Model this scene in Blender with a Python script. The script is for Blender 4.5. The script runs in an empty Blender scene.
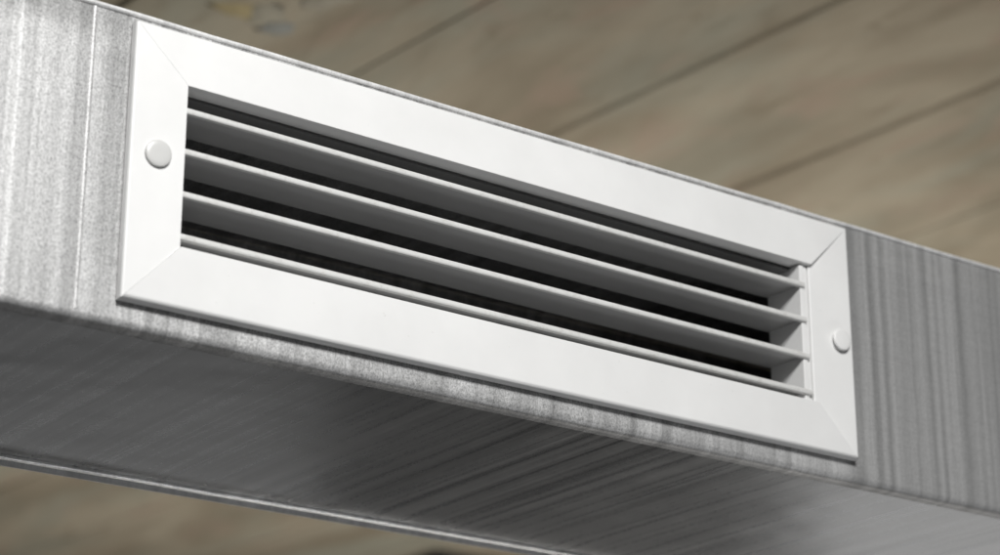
import bpy, bmesh, math, random
from mathutils import Vector
random.seed(7)
S = bpy.context.scene
COL = S.collection
R = math.radians

# ------------------------------------------------------------ camera
cd = bpy.data.cameras.new('camera'); cam = bpy.data.objects.new('camera', cd); COL.objects.link(cam)
yaw, pitch = 0.62748, 0.35210
cam.location = (-0.52923, -1.08536, -0.42555)
cam.rotation_euler = (math.pi/2 + pitch, 0, -yaw)
cd.sensor_width = 36; cd.lens = 2295.15*36/1000
cd.clip_start = 0.02; cd.clip_end = 100
cd.dof.use_dof = True; cd.dof.focus_distance = 1.42; cd.dof.aperture_fstop = 6.3
S.camera = cam

# ------------------------------------------------------------ light
W = bpy.data.worlds.new('World'); S.world = W; W.use_nodes = True
W.node_tree.nodes['Background'].inputs[0].default_value = (0.93, 0.96, 1.0, 1)
W.node_tree.nodes['Background'].inputs[1].default_value = 0.035
S.view_settings.view_transform = 'Standard'; S.view_settings.look = 'None'
S.view_settings.exposure = 0.0; S.view_settings.gamma = 1

def area(name, loc, target, size, size_y, power, col=(1, 1, 1)):
    l = bpy.data.lights.new(name, 'AREA'); l.shape = 'RECTANGLE'; l.size = size; l.size_y = size_y
    l.energy = power; l.color = col
    o = bpy.data.objects.new(name, l); COL.objects.link(o); o.location = loc
    o.rotation_euler = (Vector(target)-Vector(loc)).to_track_quat('-Z', 'Y').to_euler()
    return o
area('key_light', (-0.22, -1.18, 0.84), (0.12, 0, 0.08), 0.55, 0.45, 39, (1.0, 0.995, 0.98))
area('ceiling_fill', (1.9, 1.25, -1.5), (2.1, 3.3, 0.75), 1.8, 1.4, 76, (1.0, 0.96, 0.90))  # added fill behind and below the duct, throws light up onto the ceiling
area('right_reflection_fill', (3.10, 1.90, -0.86), (0.9, 0.15, 0.0), 1.15, 0.9, 2.5)  # added fill, no window there; mirrored in the underside's right end
area('left_reflection_fill', (1.30, 2.90, -0.82), (0.1, 0.15, 0.0), 1.0, 0.5, 0.62)  # added dim fill, no window there; mirrored in the underside's left part
area('low_front_fill', (0.86, -0.52, -0.86), (0.25, 0.28, -0.02), 0.30, 0.30, 1.8)  # added small fill, mirrored as a bright line in the rear fold

# ------------------------------------------------------------ helpers
def tag(o, **k):
    for a, b in k.items(): o[a] = b
    return o
def link(name, me, mat=None, parent=None):
    o = bpy.data.objects.new(name, me); COL.objects.link(o)
    if mat: me.materials.append(mat)
    if parent: o.parent = parent
    return o
def mesh(name, vs, fs, mat, parent=None, smooth=None):
    me = bpy.data.meshes.new(name); me.from_pydata([tuple(v) for v in vs], [], fs); me.update()
    bm = bmesh.new(); bm.from_mesh(me); bmesh.ops.recalc_face_normals(bm, faces=bm.faces); bm.to_mesh(me); bm.free()
    if smooth is not None:
        for p in me.polygons: p.use_smooth = True
        me.set_sharp_from_angle(angle=R(smooth))
    o = link(name, me, mat, parent)
    if smooth is not None:
        w = o.modifiers.new('weighted', 'WEIGHTED_NORMAL'); w.keep_sharp = True
    return o
def bevel(o, w, seg=2):
    m = o.modifiers.new('bevel', 'BEVEL'); m.width = w; m.segments = seg; m.limit_method = 'ANGLE'; m.angle_limit = R(35)
    return o
def box(name, lo, hi, mat, parent=None, bev=0):
    x0, y0, z0 = lo; x1, y1, z1 = hi
    vs = [(x0,y0,z0),(x1,y0,z0),(x1,y1,z0),(x0,y1,z0),(x0,y0,z1),(x1,y0,z1),(x1,y1,z1),(x0,y1,z1)]
    fs = [(0,1,2,3),(4,5,6,7),(0,1,5,4),(1,2,6,5),(2,3,7,6),(3,0,4,7)]
    o = mesh(name, vs, fs, mat, parent)
    if bev: bevel(o, bev)
    return o
def extrude_x(name, prof, x0, x1, mat, parent=None, smooth=40, closed=True, nseg=1):
    """profile [(y,z)...] swept along x; closed profiles get end caps"""
    n = len(prof); vs = []; fs = []
    for k in range(nseg+1):
        x = x0+(x1-x0)*k/nseg
        vs += [(x, y, z) for y, z in prof]
    m = n if closed else n-1
    for k in range(nseg):
        for i in range(m):
            a = k*n+i; b = k*n+(i+1) % n
            fs.append((a, b, b+n, a+n))
    if closed:
        fs.append(tuple(range(n))[::-1]); fs.append(tuple(nseg*n+i for i in range(n)))
    return mesh(name, vs, fs, mat, parent, smooth)

# ------------------------------------------------------------ materials
def newmat(name):
    m = bpy.data.materials.new(name); m.use_nodes = True
    nt = m.node_tree; b = nt.nodes['Principled BSDF']
    return m, nt, b
def N(nt, t, **kw):
    n = nt.nodes.new(t)
    for k, v in kw.items():
        if k.startswith('_'): setattr(n, k[1:], v)
        else: n.inputs[k].default_value = v
    return n
def coords(nt, scale, rot=(0, 0, 0), offs=(0, 0, 0)):
    tc = nt.nodes.new('ShaderNodeTexCoord'); mp = nt.nodes.new('ShaderNodeMapping')
    mp.inputs['Scale'].default_value = scale; mp.inputs['Rotation'].default_value = rot; mp.inputs['Location'].default_value = offs
    nt.links.new(tc.outputs['Object'], mp.inputs['Vector']); return mp.outputs[0]
def noise(nt, vec, scale, detail=4, rough=.6, dist=0):
    n = N(nt, 'ShaderNodeTexNoise', Scale=scale, Detail=detail, Roughness=rough, Distortion=dist)
    nt.links.new(vec, n.inputs['Vector']); return n.outputs['Fac']
def ramp(nt, fac, stops):
    r = nt.nodes.new('ShaderNodeValToRGB'); nt.links.new(fac, r.inputs[0])
    e = r.color_ramp.elements
    while len(e) < len(stops): e.new(0.5)
    for i, (p, c) in enumerate(stops):
        e[i].position = p; e[i].color = (c, c, c, 1) if isinstance(c, (int, float)) else (*c, 1)
    return r.outputs[0]
def mix(nt, fac, a, b, mode='MIX'):
    m = nt.nodes.new('ShaderNodeMix'); m.data_type = 'RGBA'; m.blend_type = mode
    for si, v in ((0, fac), (6, a), (7, b)):
        sock = m.inputs[si]
        if hasattr(v, 'is_linked'): nt.links.new(v, sock)
        elif isinstance(v, (int, float)): sock.default_value = v if si == 0 else (v, v, v, 1)
        else: sock.default_value = (*v, 1)
    return m.outputs[2]
def math_(nt, op, a, b):
    m = nt.nodes.new('ShaderNodeMath'); m.operation = op
    for i, v in enumerate((a, b)):
        if hasattr(v, 'is_linked'): nt.links.new(v, m.inputs[i])
        else: m.inputs[i].default_value = v
    return m.outputs[0]
def bump(nt, h, strength, dist):
    b = N(nt, 'ShaderNodeBump', Strength=strength, Distance=dist); nt.links.new(h, b.inputs['Height']); return b

def galvanised(name, base=0.50, rough=0.42, speck=1.0, metal=.85, relief=1.0, streak=1.0, patchy=.0, patchoff=(0, 0, 0), marks=None, mstr=.8):
    m, nt, b = newmat(name)
    L = nt.links.new
    # rolled streaks run round the duct, i.e. constant along y and z
    wob = noise(nt, coords(nt, (1, 1, 1)), 9, 2)
    st1 = noise(nt, coords(nt, (34, 0.5, 0.6)), 1.0, 5, .62, .25)
    st2 = noise(nt, coords(nt, (150, 1.6, 2.2), offs=(3, 0, 0)), 1.0, 3, .6, .3)
    st3 = noise(nt, coords(nt, (900, 9, 9), offs=(8, 1, 0)), 1.0, 2, .5)
    gr = noise(nt, coords(nt, (1, 1, .7)), 900, 3, .8)                 # zinc grain
    gr2 = noise(nt, coords(nt, (1.6, 1, .55)), 290, 4, .7)
    hz = noise(nt, coords(nt, (28, 28, 480)), 1.0, 3, .6)              # short cross brush marks
    patch = ramp(nt, noise(nt, coords(nt, (3.2, 2.2, 1.0), offs=patchoff), 1.0, 2, .5), [(.40, 1-patchy), (.58, 1.0)])
    c = mix(nt, ramp(nt, st1, [(.34, 0), (.66, 1)]), base*(1-.22*streak), base*(1+.18*streak))
    bands = noise(nt, coords(nt, (46, .25, .35), offs=(11.3, 0, 0)), 1.0, 2, .5, .15)
    fold = noise(nt, coords(nt, (62, .5, .8), offs=(2.7, 0, 0)), 1.0, 1.5, .5, .1)
    fade = noise(nt, coords(nt, (9, 5, 5), offs=(0, 2, 6)), 1.0, 3, .6)
    c = mix(nt, .8*streak, c, ramp(nt, bands, [(.40, .72), (.43, .92), (.52, 1.0), (.545, 1.16), (.60, 1.0), (.64, .80)]), 'MULTIPLY')
    lines = ramp(nt, fold, [(.465, 1), (.488, .60), (.497, .66), (.512, 1), (.60, 1), (.612, .72), (.63, 1.08)])
    c = mix(nt, math_(nt, 'MULTIPLY', ramp(nt, fade, [(.35, .15), (.62, 1)]), streak), c, mix(nt, 1.0, c, lines, 'MULTIPLY'))
    c = mix(nt, .55*streak, c, ramp(nt, st2, [(.30, .5), (.5, .95), (.72, 1.12)]), 'MULTIPLY')
    c = mix(nt, .30*streak, c, ramp(nt, st3, [(.3, .6), (.7, 1.2)]), 'MULTIPLY')
    sx = nt.nodes.new('ShaderNodeSeparateXYZ'); L(coords(nt, (1, 1, 1)), sx.inputs[0])
    gm = N(nt, 'ShaderNodeMapRange'); L(sx.outputs[0], gm.inputs[0])       # the zinc grain is coarser at the left end of the sheet
    for i_, v_ in ((1, .30), (2, .60), (3, .72*speck), (4, .26*speck)): gm.inputs[i_].default_value = v_
    c = mix(nt, gm.outputs[0], c, ramp(nt, gr, [(.34, .40), (.52, 1), (.70, 1.3)]), 'MULTIPLY')
    c = mix(nt, math_(nt, 'MULTIPLY', gm.outputs[0], .45), c, ramp(nt, gr2, [(.34, .5), (.52, 1), (.68, 1.2)]), 'MULTIPLY')
    c = mix(nt, .10, c, ramp(nt, hz, [(.3, .5), (.6, 1.1)]), 'MULTIPLY')
    c = mix(nt, patch, base*.98, c)
    if marks:
        # the sheet's rolled bands along its length (metres), and glints painted between them
        sep = nt.nodes.new('ShaderNodeSeparateXYZ'); L(coords(nt, (1, 1, 1)), sep.inputs[0])
        wx = math_(nt, 'ADD', sep.outputs[0], math_(nt, 'MULTIPLY', math_(nt, 'SUBTRACT', noise(nt, coords(nt, (20, 8, 26)), 1.0, 3, .6), .5), .0035))
        for stops in marks:
            lo_, hi_ = stops[0][0], stops[-1][0]
            mr = N(nt, 'ShaderNodeMapRange'); mr.inputs[1].default_value = lo_; mr.inputs[2].default_value = hi_; L(wx, mr.inputs[0])
            col = ramp(nt, mr.outputs[0], [((p-lo_)/(hi_-lo_), v*.5) for p, v in stops])
            c = mix(nt, mstr, c, mix(nt, 1.0, col, 2.0, 'MULTIPLY'), 'MULTIPLY')
    L(c, b.inputs['Base Color'])
    b.inputs['Metallic'].default_value = metal
    rr = math_(nt, 'ADD', math_(nt, 'MULTIPLY', st2, .16), rough-.08)
    rr = math_(nt, 'ADD', math_(nt, 'MULTIPLY', gr2, .10), rr)
    L(rr, b.inputs['Roughness'])
    h = math_(nt, 'ADD', math_(nt, 'MULTIPLY', st2, 1.0), math_(nt, 'MULTIPLY', gr, .22))
    b1 = bump(nt, h, .30*relief, .0006)
    b2 = bump(nt, wob, .30, .006); L(b1.outputs[0], b2.inputs['Normal'])
    L(b2.outputs[0], b.inputs['Normal'])
    return m
LEFT_MARKS = [(-.09, 1), (-.0774, .95), (-.0715, .95), (-.0700, .72), (-.0669, 1.2), (-.0634, .85), (-.0563, 1.0), (-.048, 1.0), (-.0456, .84), (-.036, .95),
              (-.0317, .66), (-.026, .70), (-.0238, 1.2), (-.0225, 1.2), (-.017, 1.14), (-.0135, 1.02), (-.011, .80), (-.0028, .84), (.0, 1.1), (.01, 1)]
RIGHT_MARKS = [(.56, 1), (.5690, .74), (.5747, .72), (.5787, .98), (.5846, 1.0), (.5876, .68), (.590, .78), (.597, 1), (.6005, .62), (.603, .70), (.606, 1.06), (.6258, 1.0), (.629, .70),
               (.634, 1.), (.643, .98), (.6463, .72), (.6504, 1), (.6556, .78), (.6587, 1), (.6755, .98), (.6797, .66), (.6839, 1.), (.7042, .96), (.72, .84), (.735, 1)]
LEFT_MARKS = [(p, v*1.16 if -.089 < p < .009 else v) for p, v in LEFT_MARKS]  # left bands lifted, the light's falloff put into their colour
mk = random.Random(12)
def mid_glints(a, b_):
    out = [(a, 1)]; x = a+.004
    while x < b_-.012 and len(out) < 29:
        w = mk.uniform(.0008, .006); v = mk.choice((.88, 1.06, 1.12, 1.18, 1.22, 1.34))
        out += [(x, v), (x+w, v*mk.uniform(.95, 1.05))]; x += w+mk.choice((.0012, .0025, .005))
    return out+[(b_, 1)]
MID_GLINTS = [mid_glints(.01+.0686*i, .01+.0686*(i+1)) for i in range(8)]  # random glints along the strip under the frame, put into the colour
M_DUCT = galvanised('galvanised_sheet', base=.55, rough=.52, metal=.50, speck=1.15, streak=.42, marks=(LEFT_MARKS, RIGHT_MARKS, *MID_GLINTS), mstr=.72)
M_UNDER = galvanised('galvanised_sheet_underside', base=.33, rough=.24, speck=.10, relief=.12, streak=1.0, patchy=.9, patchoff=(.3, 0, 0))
M_LIP = galvanised('galvanised_fold', base=.85, rough=.35, speck=.3, metal=.2, streak=.4)

M_FOLD = galvanised('polished_fold', base=.95, rough=.34, speck=.3, metal=.95, streak=.4)

def painted(name, base, rough, dust=0.0, coat=0.0):
    m, nt, b = newmat(name); L = nt.links.new
    c1 = noise(nt, coords(nt, (1, 1, 1)), 14, 4)
    fine = noise(nt, coords(nt, (1, 1, 1)), 900, 2)
    sp = noise(nt, coords(nt, (1, 1, 1), offs=(5, 2, 1)), 260, 3, .7)
    c = mix(nt, ramp(nt, c1, [(.35, 0), (.65, 1)]), tuple(x*.94 for x in base), base)
    c = mix(nt, ramp(nt, sp, [(.70, 0), (.78, .55)]), c, (.45, .43, .40))
    if dust:
        d = noise(nt, coords(nt, (.6, 1, 1), offs=(1, 7, 3)), 420, 4, .75)
        c = mix(nt, ramp(nt, d, [(.50, 0), (.66, dust)]), c, (.38, .36, .33))
    L(c, b.inputs['Base Color'])
    L(math_(nt, 'ADD', math_(nt, 'MULTIPLY', c1, .12), rough-.06), b.inputs['Roughness'])
    L(bump(nt, fine, .10, .0003).outputs[0], b.inputs['Normal'])
    return m
M_WHITE = painted('white_powder_coat', (.83, .83, .825), .36)
M_WEB = painted('shaded_blade_paint', (.43, .43, .43), .40)  # blade paint darkened, puts the shade under the louvres into the colour
M_CORE = painted('shaded_core_paint', (.16, .16, .16), .40)  # core paint darkened to deepen the shade inside the opening
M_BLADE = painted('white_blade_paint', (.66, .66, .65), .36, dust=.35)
M_RIVET = painted('rivet_paint', (.62, .62, .61), .30)
M_GAP, _nt, _b = newmat('gasket_rubber'); _b.inputs['Base Color'].default_value = (.03, .03, .03, 1); _b.inputs['Roughness'].default_value = .8

def concrete():
    m, nt, b = newmat('board_marked_concrete'); L = nt.links.new
    g = coords(nt, (1, .22, 1)); u = coords(nt, (1, 1, 1))
    oi = nt.nodes.new('ShaderNodeObjectInfo')
    tg = nt.nodes.new('ShaderNodeNewGeometry'); wm = nt.nodes.new('ShaderNodeMapping'); wm.inputs['Scale'].default_value = (1, .33, 1); L(tg.outputs['Position'], wm.inputs['Vector']); wc = wm.outputs[0]
    n1 = noise(nt, wc, 7, 4, .55, .4); n2 = noise(nt, wc, 26, 5, .65, .5); n3 = noise(nt, wc, 4.3, 4, .6, .5)
    n4 = noise(nt, wc, 15, 3, .6, .5)
    c = mix(nt, ramp(nt, n1, [(.38, 0), (.62, 1)]), (.205, .172, .120), (.315, .275, .205))
    c = mix(nt, ramp(nt, n3, [(.46, 0), (.62, .6)]), c, (.25, .255, .205))       # greenish algae tint
    c = mix(nt, ramp(nt, n4, [(.56, 0), (.68, .55)]), c, (.30, .225, .17))       # rusty patches
    c = mix(nt, ramp(nt, n2, [(.58, 0), (.74, .6)]), c, (.15, .12, .075))       # dark streaks
    v = ramp(nt, oi.outputs['Random'], [(0, .95), (1, 1.05)])
    c = mix(nt, 1.0, c, v, 'MULTIPLY')
    L(c, b.inputs['Base Color']); b.inputs['Roughness'].default_value = .9
    L(bump(nt, n2, .6, .006).outputs[0], b.inputs['Normal'])
    return m
M_CONC = concrete()
def plain(name, col, rough=.8, sc=30):
    m, nt, b = newmat(name)
    n = noise(nt, coords(nt, (1, 1, 1)), sc, 4)
    nt.links.new(mix(nt, n, tuple(x*.6 for x in col), tuple(x*1.35 for x in col)), b.inputs['Base Color'])
    b.inputs['Roughness'].default_value = rough; return m

# ------------------------------------------------------------ ceiling (setting)
ZC = 0.75
ceil = box('ceiling', (-3.2, -0.9, ZC+.0055), (9, 14, ZC+.25), plain('ceiling_concrete', (.12, .10, .07), .95))
tag(ceil, kind='structure')
ang = R(4)                                     # the boards' run, a little to the left of the duct's depth
key = {1.165: 2, 1.475: 2}                                      # joint -> how open it is
edges = dict(key)
for start, sgn in ((1.475, 1), (1.165, -1)):
    e = start
    while -3 < e < 10:
        e += sgn*random.choice((.27, .30, .31, .33)); edges[round(e, 3)] = random.choice((0, 0, 1))
opening = edges; edges = sorted(edges)
strip_mesh = {}
for a, b_ in zip(edges, edges[1:]):
    w = b_-a; g0 = .0001+.0011*opening[a]; g1 = .0001+.0011*opening[b_]; d = random.uniform(0, .0005)
    n = 28; vs = []; fs = []
    # wavy edges, so the joints read as cast, not ruled
    for k in range(n+1):
        y = -.7+13.6*k/n
        q0 = abs(math.sin(y*3.1+a*9)+.5*math.sin(y*8.3+a*5)); q1 = abs(math.sin(y*3.1+b_*9)+.5*math.sin(y*8.3+b_*5))
        e0 = g0*1.9*max(0, q0-.25)+random.uniform(0, .001); e1 = g1*1.9*max(0, q1-.25)+random.uniform(0, .001)
        for x, z in ((e0, ZC+.005), (e0+.0015+.0018*opening[a], ZC-d), (w-e1-.0015-.0018*opening[b_], ZC-d+random.uniform(-.0003, .0003)), (w-e1, ZC+.005)):
            vs.append((x, y, z-ZC))
    for k in range(n):
        for i in range(4):
            p = 4*k+i; q = 4*k+(i+1) % 4; fs.append((p, q, q+4, p+4))
    fs += [(0, 1, 2, 3), (4*n, 4*n+1, 4*n+2, 4*n+3)]
    o = mesh('concrete_strip', vs, fs, M_CONC, ceil)
    o.rotation_euler = (0, 0, ang)
    c = Vector((a*math.cos(ang), a*math.sin(ang), 0)) 
    o.location = (c.x, c.y, ZC)

# rough stones and patch left in the concrete, top left of the picture
def lump(name, loc, r, mat, seed, flat=.5):
    rnd = random.Random(seed); bm = bmesh.new(); bmesh.ops.create_icosphere(bm, subdivisions=2, radius=1)
    for v in bm.verts:
        k = 1+rnd.uniform(-.34, .22); v.co = Vector((v.co.x*r[0]*k, v.co.y*r[1]*k, v.co.z*r[2]*k))
    me = bpy.data.meshes.new(name); bm.to_mesh(me); bm.free()
    for p in me.polygons: p.use_smooth = True
    o = link(name, me, mat); o.location = loc; o.rotation_euler = (0, 0, rnd.uniform(0, 3)); return o
for nm, px, r, c, lab in (
    ('mortar_patch', (.598, .968), (.022, .040, .006), (.32, .265, .145), 'small ochre yellow mortar patch on the concrete ceiling above the duct'),
    ('stone', (.626, .960), (.034, .024, .008), (.30, .28, .22), 'pale stone chip in the ceiling just right of the yellow patch'),
    ('stone', (.664, .888), (.022, .040, .008), (.31, .285, .225), 'whitish stone chip in the ceiling at the upper edge of the photo'),
    ('stone', (.655, .985), (.020, .026, .007), (.235, .24, .22), 'blue grey stone chip in the ceiling right beside the duct top edge')):
    o = lump(nm, (px[0], px[1], ZC+.0004), (r[0], r[1], r[2]*.5),  plain(nm+'_mat', c, .9, 60), hash(px) % 1000)
    tag(o, label=lab, category='stone' if nm == 'stone' else 'mortar', group='stones in the ceiling')

# ------------------------------------------------------------ duct
FY = 0.0068; DB = 0.2865                         # front and back faces
ZB, ZT = -0.0150, 0.1760
X0, X1 = -1.1, 2.6
T = .0011; RB = .0050
duct = bpy.data.objects.new('air_duct', None); COL.objects.link(duct)
tag(duct, label='rectangular galvanised sheet metal air duct running under the concrete ceiling', category='duct')

# front panel with the opening for the grille, bent round at its lower edge
hx0, hx1, hz0, hz1 = .024, .537, .024, .147
prof = [(FY, ZT-.0004), (FY, hz1), (FY, hz0)]
for k in range(0, 11):
    t = k/10*math.pi/2
    prof.append((FY+RB-RB*math.cos(t), ZB+RB-RB*math.sin(t)))
prof.append((FY+RB+.006, ZB))
xs = [X0, hx0, hx1, X1]; xcuts = []
for a, b_ in zip(xs, xs[1:]):
    k = max(2, int((b_-a)/.05)); xcuts += [a+(b_-a)*i/k for i in range(k)]
xcuts.append(X1)
rnd = random.Random(3)
vs = []; fs = []; n = len(prof)
for x in xcuts:
    dz = rnd.uniform(-.00025, .00025)
    for j, (y, z) in enumerate(prof): vs.append((x, y, z+(dz if 4 < j < n-1 else 0)))
for i in range(len(xcuts)-1):
    for j in range(n-1):
        if j == 1 and xcuts[i] >= hx0-1e-6 and xcuts[i+1] <= hx1+1e-6: continue
        fs.append((i*n+j, i*n+j+1, (i+1)*n+j+1, (i+1)*n+j))
me = bpy.data.meshes.new('front_panel'); me.from_pydata(vs, [], fs); me.update()
for p in me.polygons: p.use_smooth = True
fp = link('front_panel', me, M_DUCT, duct)
sm = fp.modifiers.new('thickness', 'SOLIDIFY'); sm.thickness = T; sm.offset = 1 if False else -1
# make sure the thickness goes inward: normal must point to -y on the front face
if me.polygons[0].normal.y > 0:
    me.flip_normals()
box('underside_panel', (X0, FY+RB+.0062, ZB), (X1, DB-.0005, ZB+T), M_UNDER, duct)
box('back_panel', (X0, DB, ZB+.0004), (X1, DB+T, ZT-.001), M_DUCT, duct)
box('top_panel', (X0, FY+.0014, ZT-T), (X1, DB-.0003, ZT), M_DUCT, duct)
def bead(name, y, z, r, mat, sq=1.0, x0=X0, x1=X1, jitter=.00025, seed=1):
    rr = random.Random(seed); pr = [(math.cos(t*math.pi/6)*r, math.sin(t*math.pi/6)*r*sq) for t in range(12)]
    k = 90; vs = []; fs = []
    for i in range(k+1):
        x = x0+(x1-x0)*i/k; jy = rr.uniform(-jitter, jitter); jz = rr.uniform(-jitter, jitter)
        vs += [(x, y+a+jy, z+c+jz) for a, c in pr]
    for i in range(k):
        for j in range(12): fs.append((i*12+j, i*12+(j+1) % 12, (i+1)*12+(j+1) % 12, (i+1)*12+j))
    fs += [tuple(range(12)), tuple(k*12+j for j in range(12))]
    return mesh(name, vs, fs, mat, duct, 50)
bead('top_fold', FY-.0002, ZT-.0002, .0016, M_LIP, seed=2)
bead('rear_fold', DB-.0014, ZB-.0008, .0020, M_FOLD, seed=4)
box('rear_lip', (X0, DB+.0013, ZB-.0062), (X1, DB+.0024, ZB+.02), M_LIP, duct)
# upright lock seam left of the grille
pr = [(-.0013, 0), (-.0008, -.0004), (0, -.0006), (.0010, -.0003), (.0013, 0)]
vs = [(-.0235+a+s*.0003, FY+c, z) for s, z in ((0, ZB+RB+.0005), (.5, .08), (1, ZT-.0018)) for a, c in pr]
fs = [(k*5+i, k*5+i+1, k*5+i+6, k*5+i+5) for k in range(2) for i in range(4)] + [(k*5+4, k*5, k*5+5, k*5+9) for k in range(2)] + [(0,1,2,3,4), (10,11,12,13,14)]
mesh('upright_seam', vs, fs, M_DUCT, duct, 60)
for x in (X0, X1-.001):
    box('end_cap', (x, FY+.002, ZB+.002), (x+.001, DB-.001, ZT-.002), M_DUCT, duct)

# ------------------------------------------------------------ grille
GW, GH = .5622, .170
gr = bpy.data.objects.new('vent_grille', None); COL.objects.link(gr)
tag(gr, label='white louvred air supply grille with mitred frame fixed to the duct face', category='vent grille')
il, ir, ib, it = .0350, GW-.0371, .0355, GH-.0350     # inner opening
# rail profile: d = 0 outer edge .. 1 inner edge, y depth
def railprof(w, outer=.0016):
    return [(.0008, FY-.0002), (.0008, FY-.0009), (0, FY-.0011), (0, outer*1.12), (outer*.12, outer*.62), (outer*.36, outer*.28), (outer*.68, outer*.07), (outer, 0),
            (w-.0008, 0.0000), (w-.0003, .0002), (w, .0008), (w, .0125), (w-.0014, .0125), (w-.0014, .0026), (.0030, FY-.0002)]
O = [(0, 0), (GW, 0), (GW, GH), (0, GH)]; I = [(il, ib+.0017), (ir, ib-.0013), (ir, it-.0008), (il, it+.0018)]
ws = {'bottom': ib, 'right': GW-ir, 'top': GH-it, 'left': il}
for k, nm in enumerate(('bottom', 'right', 'top', 'left')):
    A, B, Ai, Bi = [Vector(v) for v in (O[k], O[(k+1) % 4], I[k], I[(k+1) % 4])]
    w = ws[nm]; along = (B-A).normalized(); g = .00008
    pr = railprof(w, .0030 if nm == 'bottom' else .0016); n = len(pr); vs = []; fs = []
    tilt = {'bottom': -.0018, 'right': .0024, 'top': -.0006, 'left': -.0006}[nm]
    for P, Pi, s in ((A, Ai, 1), (B, Bi, -1)):
        for d, y in pr:
            t = d/w; q = P+(Pi-P)*t+along*g*s
            vs.append((q.x, y+(tilt*t if y < .004 else 0), q.y))
    for i in range(n): fs.append((i, (i+1) % n, n+(i+1) % n, n+i))
    fs += [tuple(range(n)), tuple(n+i for i in range(n))]
    rail = mesh('frame_rail', vs, fs, M_WHITE, gr, 42)

ky0, ky1 = .0126, .0360
def slant(o):                                      # the core sits a fraction of a degree askew in its frame
    for v in o.data.vertices: v.co.z += .0006-.0036*(v.co.x-.28)/.49
    return o
# core: end plates, top and bottom plates
xr = .5168
end_prof = None
def end_plate(xa, xb, sgn):
    slant(box('end_plate', (xa, .0026, ib+.0004), (xb, ky1, it-.0006), M_WHITE, gr, .0006))
end_plate(xr, xr+.0042, 1)
slant(box('end_flange', (xr+.0044, .0036, ib+.0004), (ir-.0008, .0125, it-.0006), M_WHITE, gr, .0005))
end_plate(il-.0060, il-.0012, -1)
slant(box('core_plate', (il-.0010, .0128, it-.0022), (xr-.0002, ky1, it-.0006), M_CORE, gr, .0003))
slant(box('core_plate', (il-.0010, .0128, ib+.0006), (xr-.0002, ky1, ib+.0022), M_CORE, gr, .0003))

# four straight blades, rounded nose in front, thin web behind
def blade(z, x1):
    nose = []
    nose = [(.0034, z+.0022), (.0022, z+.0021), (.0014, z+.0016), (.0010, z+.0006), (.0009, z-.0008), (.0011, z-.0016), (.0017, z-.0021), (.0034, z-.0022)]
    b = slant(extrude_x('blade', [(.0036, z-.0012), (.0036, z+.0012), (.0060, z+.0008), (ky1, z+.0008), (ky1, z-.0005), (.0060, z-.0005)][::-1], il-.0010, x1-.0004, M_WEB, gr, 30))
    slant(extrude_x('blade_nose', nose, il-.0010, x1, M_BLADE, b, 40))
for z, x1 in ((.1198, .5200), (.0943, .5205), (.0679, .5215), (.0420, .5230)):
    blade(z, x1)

def rivet(x, z, r, h, tiltx=0, tiltz=0, fl=.02, mat=None):
    bm = bmesh.new(); seg = 40
    rings = [(r*.80, .0), (r*.80, h*.22), (r*.98, h*.28), (r, h*.62), (r*.97, h*.82), (r*.90, h*.93), (r*.6, h*(1-fl)), (r*.3, h)]
    loops = []
    for rr, y in rings:
        loops.append([bm.verts.new((rr*math.cos(2*math.pi*i/seg), -y, rr*math.sin(2*math.pi*i/seg))) for i in range(seg)])
    c = bm.verts.new((0, -h*1.005, 0))
    for a, b_ in zip(loops, loops[1:]):
        for i in range(seg): bm.faces.new((a[i], a[(i+1) % seg], b_[(i+1) % seg], b_[i]))
    for i in range(seg): bm.faces.new((loops[-1][i], loops[-1][(i+1) % seg], c))
    bm.faces.new(loops[0])
    bmesh.ops.recalc_face_normals(bm, faces=bm.faces)
    me = bpy.data.meshes.new('rivet'); bm.to_mesh(me); bm.free()
    for p in me.polygons: p.use_smooth = True
    me.set_sharp_from_angle(angle=R(50))
    o = link('rivet', me, mat or M_RIVET, gr); o.location = (x, -.00035, z); o.rotation_euler = (tiltx, 0, tiltz)
    return o
a = rivet(.0174, .0897, .0081, .0026, R(3.5), R(-5), fl=.01); a['label'] = 'flat grey white rivet head on the left rail'
b2 = rivet(.5500, .0836, .0079, .0026, fl=.10, mat=M_WHITE); b2['label'] = 'domed white rivet head on the right rail'

# ------------------------------------------------------------ dark box hung behind the duct
dk = plain('dark_steel', (.012, .012, .013), .6)
bx = bpy.data.objects.new('ceiling_beam', None); COL.objects.link(bx)
tag(bx, label='black steel beam on the ceiling showing behind the duct at the bottom edge', category='beam')
bx.location = (2.24, 2.97, ZC)
bx.rotation_euler = (0, 0, 0)
box('web', (0, 0, -.02), (2.2, .16, -.006), dk, bx, .003)
box('flange', (0.01, .06, -.14), (2.19, .09, -.021), dk, bx, .002)
